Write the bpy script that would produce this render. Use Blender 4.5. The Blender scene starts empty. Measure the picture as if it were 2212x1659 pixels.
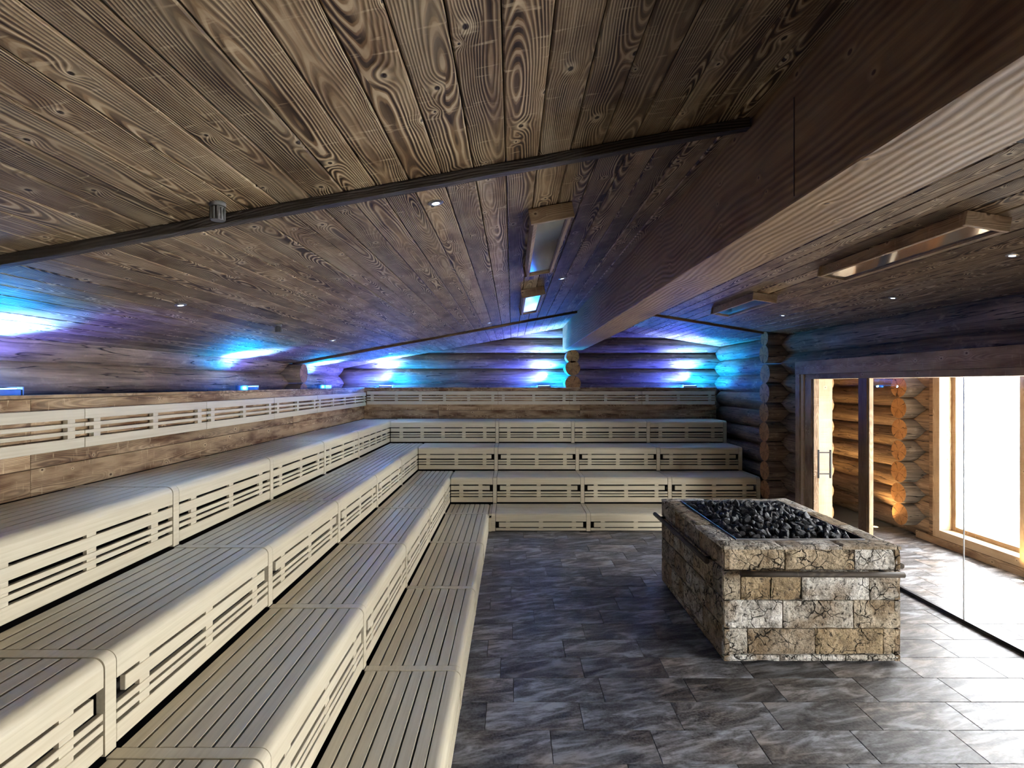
import bpy, bmesh, math, random
from mathutils import Vector, Matrix, noise as mnoise

random.seed(7)
SC = bpy.context.scene
COL = SC.collection
R = math.radians

# ------------------------------------------------------------------ camera, sky, exposure
EYE = 2.1                      # eye height; picture 2212 x 1659, focal length 1106 px
cam_d = bpy.data.cameras.new('camera')
cam_d.sensor_width = 36.0
cam_d.lens = 18.0
cam_d.clip_start = 0.05
cam = bpy.data.objects.new('camera', cam_d)
cam.location = (0, 0, EYE)
cam.rotation_euler = (R(90), 0, 0)
COL.objects.link(cam)
SC.camera = cam

vs = SC.view_settings
vs.view_transform = 'Standard'
vs.look = 'None'
vs.exposure = 0.0
vs.gamma = 1.0
vs.use_curve_mapping = False
SC.cycles.use_denoising = True
SC.cycles.use_adaptive_sampling = True
SC.cycles.adaptive_threshold = 0.04
SC.cycles.max_bounces = 7
SC.cycles.diffuse_bounces = 4
SC.cycles.glossy_bounces = 3
SC.cycles.transparent_max_bounces = 8
SC.cycles.sample_clamp_indirect = 60.0

SKY = 40.0
world = bpy.data.worlds.new('overcast_sky')
SC.world = world
world.use_nodes = True
wn = world.node_tree.nodes
wn['Background'].inputs[0].default_value = (0.93, 0.965, 1.0, 1)
wn['Background'].inputs[1].default_value = SKY

WIN_W = 1.05                    # windows of the anteroom: near edges along the wall
WIN_YS = [5.60, 4.34, 1.05, -0.21, -1.47]
for wy in WIN_YS:
    ld = bpy.data.lights.new('window_portal', 'AREA')
    ld.shape = 'RECTANGLE'
    ld.size = WIN_W + 0.1
    ld.size_y = 2.2
    ld.cycles.is_portal = True
    lo = bpy.data.objects.new('window_portal', ld)
    lo.location = (5.86, wy + WIN_W / 2, 1.25)
    lo.rotation_euler = (0, R(90), 0)     # -Z of the lamp looks to -X
    COL.objects.link(lo)

# ------------------------------------------------------------------ helpers
def tag(o, label=None, cat=None, group=None, kind=None):
    if label: o['label'] = label
    if cat: o['category'] = cat
    if group: o['group'] = group
    if kind: o['kind'] = kind
    return o

def empty(name, loc=(0, 0, 0), rz=0.0):
    o = bpy.data.objects.new(name, None)
    o.empty_display_size = 0.1
    o.location = loc
    o.rotation_euler = (0, 0, rz)
    COL.objects.link(o)
    return o

def obj(name, me, parent=None, loc=(0, 0, 0), rot=(0, 0, 0), mat=None, color=None):
    o = bpy.data.objects.new(name, me)
    o.location = loc
    o.rotation_euler = rot
    if mat is not None and len(me.materials) == 0:
        me.materials.append(mat)
    if color: o.color = color
    COL.objects.link(o)
    if parent is not None: o.parent = parent
    return o

def mesh_from(verts, faces, name='m', smooth=False):
    me = bpy.data.meshes.new(name)
    me.from_pydata(verts, [], faces)
    me.update()
    if smooth:
        for p in me.polygons: p.use_smooth = True
    return me

_cache = {}
def box_mesh(sx, sy, sz, mat, bev=0.0):
    """centred box, optional chamfer of all edges"""
    key = ('box', round(sx, 4), round(sy, 4), round(sz, 4), mat.name, round(bev, 4))
    if key in _cache: return _cache[key]
    a, b, c = sx / 2, sy / 2, sz / 2
    if bev <= 0:
        v = [(x, y, z) for z in (-c, c) for y in (-b, b) for x in (-a, a)]
        f = [(0, 2, 3, 1), (4, 5, 7, 6), (0, 1, 5, 4), (2, 6, 7, 3), (0, 4, 6, 2), (1, 3, 7, 5)]
        me = mesh_from(v, f)
    else:
        bm = bmesh.new()
        bmesh.ops.create_cube(bm, size=1.0)
        bmesh.ops.scale(bm, vec=(sx, sy, sz), verts=bm.verts)
        bmesh.ops.bevel(bm, geom=bm.edges[:], offset=min(bev, a * .9, b * .9, c * .9), segments=1, affect='EDGES')
        me = bpy.data.meshes.new('m')
        bm.to_mesh(me); bm.free()
    me.materials.append(mat)
    _cache[key] = me
    return me

def box(name, x0, x1, y0, y1, z0, z1, mat, parent=None, bev=0.0, color=None):
    me = box_mesh(abs(x1 - x0), abs(y1 - y0), abs(z1 - z0), mat, bev)
    return obj(name, me, parent, ((x0 + x1) / 2, (y0 + y1) / 2, (z0 + z1) / 2), color=color)

def prism_mesh(profile, y0, y1, mat, smooth_deg=None):
    """profile: closed list of (x, z), extruded along y"""
    n = len(profile)
    v = [(x, y0, z) for x, z in profile] + [(x, y1, z) for x, z in profile]
    f = [tuple(range(n)), tuple(range(2 * n - 1, n - 1, -1))]
    for i in range(n):
        j = (i + 1) % n
        f.append((i, i + n, j + n, j))
    me = mesh_from(v, f)
    bm = bmesh.new(); bm.from_mesh(me)
    bmesh.ops.recalc_face_normals(bm, faces=bm.faces)
    bm.to_mesh(me); bm.free()
    me.materials.append(mat)
    return me

def tube_mesh(r0, r1, length, mat, seg=16, cap_mat=None, wob=0.0, rings=1, seed=0, flat=False):
    """cylinder along +Y from 0 to length"""
    v, f, mi = [], [], []
    for k in range(rings + 1):
        t = k / rings
        rr = r0 + (r1 - r0) * t
        for i in range(seg):
            a = 2 * math.pi * i / seg
            w = 1.0
            if wob:
                w += wob * mnoise.noise(Vector((math.cos(a) * 1.3 + seed * 7.1, t * length * 1.1, math.sin(a) * 1.3)))
            v.append((math.cos(a) * rr * w, t * length, math.sin(a) * rr * w))
    for k in range(rings):
        for i in range(seg):
            j = (i + 1) % seg
            f.append((k * seg + i, (k + 1) * seg + i, (k + 1) * seg + j, k * seg + j))
    ns = len(f)
    f.append(tuple(range(seg)))
    f.append(tuple(range((rings + 1) * seg - 1, rings * seg - 1, -1)))
    me = mesh_from(v, f)
    me.materials.append(mat)
    if cap_mat: me.materials.append(cap_mat)
    for i, p in enumerate(me.polygons):
        p.use_smooth = (i < ns) and not flat
        if i >= ns and cap_mat: p.material_index = 1
    return me

# ------------------------------------------------------------------ materials
class NT:
    def __init__(self, name):
        self.m = bpy.data.materials.new(name)
        self.m.use_nodes = True
        self.t = self.m.node_tree
        self.t.nodes.clear()
        self.out = self.n('ShaderNodeOutputMaterial')
    def n(self, typ, **kw):
        nd = self.t.nodes.new(typ)
        for k, v in kw.items(): setattr(nd, k, v)
        return nd
    def put(self, sock, v):
        if isinstance(v, bpy.types.NodeSocket): self.t.links.new(v, sock)
        elif v is not None:
            if sock.type == 'RGBA' and len(v) == 3: v = (*v, 1)
            sock.default_value = v
    def math(self, op, a, b=None, c=None, clamp=False):
        nd = self.n('ShaderNodeMath', operation=op, use_clamp=clamp)
        self.put(nd.inputs[0], a)
        if b is not None: self.put(nd.inputs[1], b)
        if c is not None: self.put(nd.inputs[2], c)
        return nd.outputs[0]
    def vmath(self, op, a, b=None):
        nd = self.n('ShaderNodeVectorMath', operation=op)
        self.put(nd.inputs[0], a)
        if b is not None: self.put(nd.inputs[1], b)
        return nd.outputs['Value'] if op in ('LENGTH', 'DOT_PRODUCT') else nd.outputs[0]
    def coord(self, rnd=True):
        p = self.n('ShaderNodeTexCoord').outputs['Object']
        self.rand = self.n('ShaderNodeObjectInfo').outputs['Random']
        if rnd:
            c = self.n('ShaderNodeCombineXYZ')
            self.put(c.inputs[1], self.math('MULTIPLY', self.rand, 173.0))
            self.put(c.inputs[2], self.math('MULTIPLY', self.rand, 91.0))
            return self.vmath('ADD', p, c.outputs[0])
        return p
    def noise(self, vec, scale=1.0, detail=2.0, rough=0.5, dist=0.0, sc=None):
        if sc: vec = self.vmath('MULTIPLY', vec, sc)
        nd = self.n('ShaderNodeTexNoise')
        self.put(nd.inputs['Vector'], vec)
        nd.inputs['Scale'].default_value = scale
        nd.inputs['Detail'].default_value = detail
        nd.inputs['Roughness'].default_value = rough
        nd.inputs['Distortion'].default_value = dist
        return nd.outputs[0]
    def ramp(self, fac, stops, interp='LINEAR'):
        nd = self.n('ShaderNodeValToRGB')
        cr = nd.color_ramp
        cr.interpolation = interp
        while len(cr.elements) < len(stops): cr.elements.new(0.5)
        for e, (p, c) in zip(cr.elements, stops):
            e.position = p
            e.color = (*c, 1) if len(c) == 3 else c
        self.put(nd.inputs[0], fac)
        return nd.outputs[0]
    def mapr(self, v, a, b, c=0.0, d=1.0, smooth=False):
        nd = self.n('ShaderNodeMapRange')
        if smooth: nd.interpolation_type = 'SMOOTHSTEP'
        self.put(nd.inputs[0], v)
        for i, x in enumerate((a, b, c, d)): nd.inputs[1 + i].default_value = x
        return nd.outputs[0]
    def mix(self, fac, a, b, blend='MIX'):
        nd = self.n('ShaderNodeMix', data_type='RGBA', blend_type=blend)
        self.put(nd.inputs[0], fac)
        self.put(nd.inputs[6], a)
        self.put(nd.inputs[7], b)
        return nd.outputs[2]
    def bsdf(self, color, rough=0.6, metal=0.0, bump=None, bstr=0.3, bdist=0.01, spec=0.5, emit=None, estr=0.0):
        b = self.n('ShaderNodeBsdfPrincipled')
        self.put(b.inputs['Base Color'], color)
        self.put(b.inputs['Roughness'], rough)
        b.inputs['Metallic'].default_value = metal
        b.inputs['Specular IOR Level'].default_value = spec
        if emit:
            b.inputs['Emission Color'].default_value = (*emit, 1)
            b.inputs['Emission Strength'].default_value = estr
        if bump is not None:
            bp = self.n('ShaderNodeBump')
            bp.inputs['Strength'].default_value = bstr
            bp.inputs['Distance'].default_value = bdist
            self.put(bp.inputs['Height'], bump)
            self.put(b.inputs['Normal'], bp.outputs[0])
        self.put(self.out.inputs[0], b.outputs[0])
        return self.m

def plank_material(name, pale, mid, dark, burn, ring=0.0076, burn_amt=0.75, rough=0.62, width=0.137, knots=True, line=1.0, tone=0.45, bsc=(7.0, 2.6, 1), tick=0.5):
    """flat-sawn boards: growth rings of a trunk cut lengthwise (length along local Y), with knots and scorching"""
    g = NT(name)
    p0 = g.coord(False)
    s0 = g.n('ShaderNodeSeparateXYZ'); g.put(s0.inputs[0], p0)
    # edges of a board carry on the figure of its face
    x = g.math('ADD', s0.outputs[0], g.math('MULTIPLY', s0.outputs[2], 0.8))
    y = g.math('ADD', s0.outputs[1], g.math('MULTIPLY', g.rand, 173.0))
    z = g.math('MULTIPLY', g.rand, 91.0)
    pc = g.n('ShaderNodeCombineXYZ')
    g.put(pc.inputs[0], x); g.put(pc.inputs[1], y); g.put(pc.inputs[2], z)
    p = pc.outputs[0]
    yz = g.n('ShaderNodeCombineXYZ'); g.put(yz.inputs[1], y); g.put(yz.inputs[2], z)
    wob = g.noise(yz.outputs[0], 1.0, 1.5, sc=(1, 1.3, 1))
    depth = g.noise(yz.outputs[0], 1.0, 2.0, sc=(1, 0.75, 3.7))
    off = g.math('MULTIPLY', g.math('SUBTRACT', g.rand, 0.5), width * 0.9)
    xc = g.math('ADD', g.math('ADD', x, off), g.math('MULTIPLY', g.math('SUBTRACT', wob, 0.5), width * 0.45))
    dd = g.math('MULTIPLY', g.mapr(depth, 0.3, 0.7, 0.0, 1.0), 0.085)
    r = g.math('SQRT', g.math('ADD', g.math('MULTIPLY', xc, xc), g.math('MULTIPLY', dd, dd)))
    fine = g.noise(p, 1.0, 2.0, sc=(26, 3.2, 1))
    r = g.math('ADD', r, g.math('MULTIPLY', fine, 0.006))
    if knots:
        vs_ = (9.0, 2.6, 0.0)
        pv = g.vmath('MULTIPLY', p, vs_)
        seedz = g.n('ShaderNodeCombineXYZ')
        g.put(seedz.inputs[2], g.math('MULTIPLY', g.rand, 57.0))
        pv2 = g.vmath('ADD', pv, seedz.outputs[0])
        vo = g.n('ShaderNodeTexVoronoi'); vo.inputs['Scale'].default_value = 1.0
        vo.voronoi_dimensions = '2D'
        g.put(vo.inputs['Vector'], pv2)
        dv = g.vmath('SUBTRACT', pv2, vo.outputs['Position'])
        dv = g.vmath('MULTIPLY', dv, (1 / 9.0, 1 / 3.4, 0.0))
        dm = g.vmath('LENGTH', dv)
        cs = g.n('ShaderNodeSeparateColor'); g.put(cs.inputs[0], vo.outputs['Color'])
        keep = g.math('GREATER_THAN', cs.outputs[0], 0.42)
        size = g.math('ADD', 0.5, g.math('MULTIPLY', cs.outputs[1], 0.9))
        dm = g.math('DIVIDE', dm, size)
        pull = g.math('MULTIPLY', g.math('POWER', g.mapr(dm, 0.0, 0.055, 1.0, 0.0), 2.0), g.math('MULTIPLY', keep, 0.024))
        r = g.math('ADD', r, pull)
        halo = g.math('MULTIPLY', g.mapr(dm, 0.006, 0.024, 1.0, 0.0, True), keep)
        core = g.math('MULTIPLY', g.mapr(dm, 0.0045, 0.0085, 1.0, 0.0, True), keep)
    s = g.math('SINE', g.math('MULTIPLY', r, 2 * math.pi / ring))
    s = g.math('ADD', g.math('MULTIPLY', s, 0.5), 0.5)
    con = g.mapr(g.noise(p, 1.0, 1.5, sc=(14, 1.1, 1)), 0.38, 0.6, 0.25 * line, 1.0 * line)
    c_line = g.ramp(s, [(0.0, dark), (0.22, dark), (0.42, mid), (0.72, mid), (0.92, pale), (1.0, pale)])
    fibre = g.noise(p, 1.0, 3.0, sc=(150, 3, 1))
    flat = g.mix(g.mapr(fibre, 0.3, 0.7), mid, tuple(0.5 * (a + b) for a, b in zip(mid, pale)))
    col = g.mix(con, flat, c_line)
    bn = g.mapr(g.noise(p, 1.0, 3.0, 0.6, sc=bsc), 0.42, 0.68, 0.0, burn_amt)
    col = g.mix(bn, col, burn, 'MULTIPLY')
    bn2 = g.mapr(g.noise(p, 1.0, 2.0, 0.6, sc=(3.2, 1.3, 1)), 0.60, 0.72, 0.0, 0.65)
    col = g.mix(bn2, col, burn, 'MULTIPLY')
    if tick:
        tk = g.mapr(g.noise(p, 1.0, 2.0, 0.55, sc=(8, 46, 1)), 0.63, 0.72, 0.0, tick)
        col = g.mix(tk, col, pale)
    # pale scraped bands where the brush skipped
    sc_ = g.mapr(g.noise(p, 1.0, 2.0, 0.6, sc=(7, 0.9, 1)), 0.56, 0.7, 0.0, 0.55)
    col = g.mix(sc_, col, tuple(0.75 * c for c in pale))
    if knots:
        col = g.mix(g.math('MULTIPLY', halo, 0.75), col, tuple(c * 1.02 for c in pale))
        col = g.mix(core, col, tuple(c * 0.75 for c in dark))
    tn = g.math('ADD', 1.0 - tone / 2, g.math('MULTIPLY', g.rand, tone))
    tc = g.n('ShaderNodeCombineColor')
    for i in range(3): g.put(tc.inputs[i], tn)
    col = g.mix(1.0, col, tc.outputs[0], 'MULTIPLY')
    return g.bsdf(col, rough, bump=s, bstr=0.35, bdist=0.004, spec=0.25)

M = {}
M['plank'] = plank_material('scorched_ceiling_planks', (0.53, 0.41, 0.255), (0.225, 0.14, 0.068), (0.05, 0.029, 0.014), (0.31, 0.215, 0.135))
M['panel'] = plank_material('scorched_wall_planks', (0.56, 0.41, 0.24), (0.36, 0.235, 0.125), (0.12, 0.07, 0.035), (0.30, 0.19, 0.11), width=0.16, burn_amt=1.0, line=0.6, bsc=(10.0, 2.2, 1), tick=0.6)
M['beam'] = plank_material('glued_beam_wood', (0.33, 0.21, 0.095), (0.24, 0.145, 0.064), (0.11, 0.062, 0.028), (0.5, 0.38, 0.26), ring=0.03, width=0.3, burn_amt=0.6, line=0.45, tone=0.0, tick=0.0, bsc=(6.0, 1.2, 1))
M['casing'] = plank_material('door_casing_wood', (0.46, 0.34, 0.21), (0.33, 0.22, 0.125), (0.15, 0.09, 0.05), (0.42, 0.30, 0.20), width=0.14, burn_amt=0.7, line=0.45, tone=0.1)
M['pale_casing'] = plank_material('pale_frame_wood', (0.66, 0.52, 0.34), (0.55, 0.40, 0.24), (0.32, 0.21, 0.12), (0.72, 0.62, 0.5), width=0.14, burn_amt=0.5, line=0.5, tone=0.1)
M['batten'] = plank_material('dark_batten_wood', (0.10, 0.085, 0.07), (0.07, 0.058, 0.048), (0.03, 0.024, 0.02), (0.6, 0.55, 0.5), width=0.08, line=0.4, tone=0.1, knots=False)
M['brown_batten'] = plank_material('brown_batten_wood', (0.20, 0.12, 0.06), (0.15, 0.085, 0.04), (0.06, 0.035, 0.02), (0.6, 0.5, 0.4), width=0.08, line=0.4, tone=0.1, knots=False)

def bench_material():
    g = NT('cream_bench_wood')
    p = g.coord()
    f = g.noise(p, 1.0, 3.0, sc=(70, 2.2, 70))
    b = g.noise(p, 1.0, 2.0, sc=(7, 0.6, 7))
    c = g.ramp(f, [(0.25, (0.49, 0.42, 0.29)), (0.5, (0.555, 0.485, 0.345)), (0.78, (0.61, 0.545, 0.40))])
    c = g.mix(g.mapr(b, 0.35, 0.7, 0.0, 0.22), c, (0.50, 0.40, 0.26))
    return g.bsdf(c, 0.40, bump=f, bstr=0.08, bdist=0.002, spec=0.45)
M['bench'] = bench_material()

def simple(name, col, rough=0.5, metal=0.0, spec=0.5):
    g = NT(name)
    p = g.coord()
    n = g.noise(p, 9.0, 3.0)
    c = g.mix(g.mapr(n, 0.3, 0.7), tuple(x * 0.85 for x in col), tuple(min(1, x * 1.12) for x in col))
    return g.bsdf(c, rough, metal, spec=spec)
M['dark_wood'] = simple('dark_inner_wood', (0.06, 0.04, 0.026), 0.7)
M['black'] = simple('black_metal', (0.012, 0.011, 0.011), 0.45, 0.3)
M['steel'] = simple('brushed_steel', (0.5, 0.5, 0.52), 0.3, 1.0)
M['silicone'] = simple('white_silicone', (0.75, 0.78, 0.8), 0.4)
M['grey_plastic'] = simple('grey_fitting', (0.16, 0.155, 0.14), 0.6)
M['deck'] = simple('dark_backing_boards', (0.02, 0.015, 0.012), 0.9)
M['plaster'] = simple('brown_plaster', (0.16, 0.10, 0.06), 0.8)
M['snow'] = simple('snow', (0.82, 0.84, 0.87), 0.8)
M['garden_stone'] = simple('pale_garden_stone', (0.62, 0.62, 0.6), 0.8)
M['rail'] = plank_material('weathered_rail_wood', (0.11, 0.088, 0.064), (0.065, 0.05, 0.036), (0.02, 0.016, 0.012), (0.4, 0.35, 0.3), width=0.05, line=0.5, tone=0.1, knots=False)

def log_material(name, a, b, c, crack=1.0):
    g = NT(name)
    p = g.coord()
    big = g.noise(p, 1.0, 4.0, 0.62, sc=(4.2, 0.9, 4.2))
    fib = g.noise(p, 1.0, 4.0, 0.6, sc=(34, 1.6, 34))
    blot = g.noise(p, 1.0, 3.0, 0.7, sc=(9, 5, 9))
    col = g.ramp(big, [(0.28, c), (0.47, b), (0.68, a)])
    col = g.mix(g.mapr(fib, 0.36, 0.62, 0.55, 0.0), col, tuple(x * 0.38 for x in c))
    col = g.mix(g.mapr(blot, 0.58, 0.74, 0.0, 0.55), col, tuple(min(1, x * 1.35) for x in a))
    cr = g.noise(p, 1.0, 2.0, 0.5, 0.4, sc=(16, 0.7, 16))
    cm = g.mapr(g.math('ABSOLUTE', g.math('SUBTRACT', cr, 0.5)), 0.0, 0.012, crack, 0.0)
    col = g.mix(cm, col, (0.012, 0.008, 0.006))
    h = g.math('ADD', g.math('MULTIPLY', fib, 0.5), g.math('SUBTRACT', g.math('MULTIPLY', blot, 0.8), g.math('MULTIPLY', cm, 0.8)))
    return g.bsdf(col, 0.68, bump=h, bstr=0.75, bdist=0.018, spec=0.3)
M['log'] = log_material('weathered_log', (0.34, 0.25, 0.17), (0.215, 0.145, 0.095), (0.11, 0.072, 0.048))
M['log_warm'] = log_material('warm_log', (0.46, 0.30, 0.17), (0.33, 0.20, 0.10), (0.18, 0.10, 0.052))
M['log_grey'] = log_material('grey_log', (0.40, 0.36, 0.30), (0.30, 0.255, 0.20), (0.17, 0.135, 0.10))

def log_end_material(name, col, dark):
    g = NT(name)
    p = g.n('ShaderNodeTexCoord').outputs['Object']
    rnd = g.n('ShaderNodeObjectInfo').outputs['Random']
    q = g.vmath('MULTIPLY', p, (1, 0, 1))
    n = g.noise(p, 9.0, 2.0)
    d = g.vmath('LENGTH', q)
    s = g.math('SINE', g.math('MULTIPLY', g.math('ADD', d, g.math('MULTIPLY', n, 0.02)), 520.0))
    c = g.mix(g.mapr(s, -1, 1, 0, 0.4), col, dark)
    big = g.noise(p, 14.0, 4.0, 0.65)
    c = g.mix(g.mapr(big, 0.45, 0.68, 0, 0.75), c, dark)
    # drying cracks running out from the heart
    sp = g.n('ShaderNodeSeparateXYZ'); g.put(sp.inputs[0], q)
    ang = g.math('ARCTAN2', sp.outputs[2], sp.outputs[0])
    ck = g.math('SINE', g.math('ADD', g.math('MULTIPLY', ang, 5.0), g.math('MULTIPLY', g.math('ADD', n, rnd), 7.0)))
    c = g.mix(g.mapr(ck, 0.965, 0.995, 0.0, 0.85), c, (0.03, 0.015, 0.008))
    return g.bsdf(c, 0.75, bump=s, bstr=0.15, bdist=0.004, spec=0.25)
M['log_end'] = log_end_material('sawn_log_end', (0.46, 0.23, 0.085), (0.17, 0.08, 0.032))
M['log_end_warm'] = log_end_material('warm_sawn_log_end', (0.56, 0.27, 0.085), (0.28, 0.12, 0.04))

def tile_material():
    g = NT('slate_look_tile')
    p = g.coord()
    info = g.n('ShaderNodeObjectInfo')
    q = g.n('ShaderNodeMapping'); q.inputs['Rotation'].default_value = (0, 0, R(-14))
    g.put(q.inputs[0], p)
    w = g.noise(q.outputs[0], 1.0, 5.0, 0.62, 0.9, sc=(3.2, 11.0, 1))
    f = g.noise(q.outputs[0], 1.0, 6.0, 0.7, 0.5, sc=(9, 42, 1))
    gr = g.noise(p, 70.0, 2.0)
    v = g.math('ADD', g.math('MULTIPLY', w, 0.72), g.math('MULTIPLY', f, 0.28))
    c = g.ramp(v, [(0.38, (0.015, 0.013, 0.013)), (0.45, (0.048, 0.043, 0.041)), (0.51, (0.108, 0.106, 0.107)), (0.61, (0.27, 0.278, 0.295))])
    warm = g.mapr(g.noise(p, 1.0, 2.0, sc=(1.8, 2.4, 1)), 0.45, 0.66, 0.0, 0.85)
    c = g.mix(warm, c, (0.98, 0.76, 0.56), 'MULTIPLY')
    c = g.mix(g.mapr(gr, 0.35, 0.7, 0.0, 0.14), c, (0.40, 0.40, 0.40))
    tn = g.math('ADD', 0.68, g.math('MULTIPLY', g.rand, 0.62))
    tc = g.n('ShaderNodeCombineColor')
    for i in range(3): g.put(tc.inputs[i], tn)
    c = g.mix(1.0, c, tc.outputs[0], 'MULTIPLY')
    ro = g.mapr(v, 0.3, 0.7, 0.50, 0.38)
    return g.bsdf(c, ro, bump=v, bstr=0.35, bdist=0.008, spec=0.4)
M['tile'] = tile_material()
M['grout'] = simple('dark_grout', (0.035, 0.032, 0.03), 0.85)

def stone_material():
    g = NT('split_limestone')
    p = g.coord()
    tint = g.n('ShaderNodeObjectInfo').outputs['Color']
    n1 = g.noise(p, 9.0, 6.0, 0.68)
    n2 = g.noise(p, 30.0, 5.0, 0.7)
    vo = g.n('ShaderNodeTexVoronoi', feature='DISTANCE_TO_EDGE'); vo.inputs['Scale'].default_value = 11.0
    wv = g.n('ShaderNodeTexNoise'); wv.inputs['Scale'].default_value = 6.0; wv.inputs['Detail'].default_value = 4.0
    g.put(wv.inputs['Vector'], p)
    pv = g.vmath('ADD', p, g.vmath('MULTIPLY', wv.outputs[1], (0.16, 0.16, 0.16)))
    g.put(vo.inputs['Vector'], pv)
    cr = g.math('MULTIPLY', g.mapr(vo.outputs[0], 0.0, 0.05, 1.0, 0.0), g.mapr(g.noise(p, 5.0, 2.0), 0.45, 0.6))
    c = g.ramp(n1, [(0.3, (0.30, 0.27, 0.23)), (0.5, (0.72, 0.68, 0.60)), (0.7, (1.0, 0.97, 0.92))])
    c = g.mix(1.0, c, tint, 'MULTIPLY')
    c = g.mix(g.mapr(g.noise(p, 4.0, 2.0), 0.50, 0.66, 0, 0.65), c, (0.25, 0.155, 0.07))
    c = g.mix(g.mapr(g.noise(p, 55.0, 3.0, 0.7), 0.53, 0.64, 0, 0.5), c, (0.10, 0.08, 0.06))
    pit = g.mapr(n2, 0.34, 0.46, 0.95, 0.0)
    c = g.mix(pit, c, (0.045, 0.038, 0.03))
    c = g.mix(cr, c, (0.03, 0.025, 0.02))
    h = g.math('SUBTRACT', g.math('ADD', g.math('MULTIPLY', n1, 0.8), g.math('MULTIPLY', n2, 0.55)), g.math('MULTIPLY', cr, 0.7))
    return g.bsdf(c, 0.85, bump=h, bstr=1.0, bdist=0.06, spec=0.2)
M['stone'] = stone_material()

def rock_material():
    g = NT('black_sauna_stone')
    p = g.coord()
    n = g.noise(p, 30.0, 6.0, 0.75)
    c = g.ramp(n, [(0.35, (0.008, 0.008, 0.009)), (0.54, (0.022, 0.022, 0.025)), (0.60, (0.10, 0.10, 0.11)), (0.68, (0.42, 0.43, 0.45))])
    return g.bsdf(c, 0.62, bump=n, bstr=0.8, bdist=0.012, spec=0.6)
M['rock'] = rock_material()

def glass_material(name, tint=(1, 1, 1), ior=1.45):
    g = NT(name)
    tr = g.n('ShaderNodeBsdfTransparent'); tr.inputs[0].default_value = (*tint, 1)
    gl = g.n('ShaderNodeBsdfGlossy'); gl.inputs['Roughness'].default_value = 0.0
    ge = g.n('ShaderNodeNewGeometry')
    c = g.math('ABSOLUTE', g.vmath('DOT_PRODUCT', ge.outputs['Normal'], ge.outputs['Incoming']))
    fr = g.math('ADD', 0.05, g.math('MULTIPLY', 0.9, g.math('POWER', g.math('SUBTRACT', 1.0, c, clamp=True), 5.0)))
    mx = g.n('ShaderNodeMixShader')
    g.put(mx.inputs[0], fr); g.put(mx.inputs[1], tr.outputs[0]); g.put(mx.inputs[2], gl.outputs[0])
    g.put(g.out.inputs[0], mx.outputs[0])
    return g.m
M['glass'] = glass_material('clear_glass')

g_ = NT('mirror_pane')
M['mirror'] = g_.bsdf((0.42, 0.44, 0.47), 0.08, 0.9, spec=0.6)

def emit(name, col, s):
    g = NT(name)
    e = g.n('ShaderNodeEmission')
    e.inputs[0].default_value = (*col, 1); e.inputs[1].default_value = s
    g.put(g.out.inputs[0], e.outputs[0])
    return g.m
M['led'] = emit('cool_led', (0.62, 0.78, 1.0), 9.0)
M['blue_led'] = emit('blue_led', (0.25, 0.55, 1.0), 7.0)
M['warm_led'] = emit('warm_led', (1.0, 0.72, 0.36), 12.0)

# ------------------------------------------------------------------ main measures
X1, X2, X3, X4, X5 = -0.331, -0.956, -1.569, -2.182, -2.82      # fronts of the tiers of the long run, panelling
Y1, Y2, Y3, Y4, Y5 = 7.29, 7.912, 8.534, 9.156, 9.778            # fronts of the tiers on the end wall, panelling
H = [0.0, 0.254, 0.658, 1.046, 1.437]
TX = [None, X1, X2, X3, X4, X5]
TY = [None, Y1, Y2, Y3, Y4, Y5]
BACK_END = 3.84
XLOG_L, YLOG_B, XLOG_R = -3.36, 10.15, 4.05                      # inner faces of the log walls
LR, PITCH = 0.17, 0.293
def ceil_l(x): return EYE + 0.927 + 0.184 * x
def ceil_r(x): return EYE + 1.411 - 0.163 * x
A_L, A_R = math.atan(0.184), math.atan(0.163)
Y_NEAR = -1.6

# ------------------------------------------------------------------ floor with tiles
fl = obj('floor', box_mesh(9.6, 12.4, 0.1, M['grout']), None, (1.1, 4.35, -0.062))
tag(fl, 'floor of slate look tiles in running bond', 'floor', kind='structure')
tw, td, gap = 0.605, 0.2755, 0.004
tile_me = box_mesh(tw - gap, td - gap, 0.012, M['tile'], 0.0015)
row = 0
yk = 2.831 - 6 * td
offs = {0: 0.229, 1: 0.439, 2: 0.615, 3: 0.52}
for rowi in range(-6, 19):
    y0 = 2.831 + rowi * td
    if y0 > 7.45: break
    off = offs.get(rowi, (0.229 + 0.197 * rowi) % tw)
    k0 = math.floor((-0.35 - off) / tw)
    for k in range(k0, 12):
        xa = off + k * tw
        if xa > 5.5: break
        if xa + tw < -0.36: continue
        far_lim = 0.98 * y0 + 1.2
        if xa > far_lim + 1.0: continue
        o = obj('tile', tile_me, fl, (xa + tw / 2 - 1.1, y0 + td / 2 - 4.35, 0.062 - 0.006 + random.uniform(-0.0004, 0.0004)))
        o.rotation_euler = (0, 0, random.choice((0, math.pi)))

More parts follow.
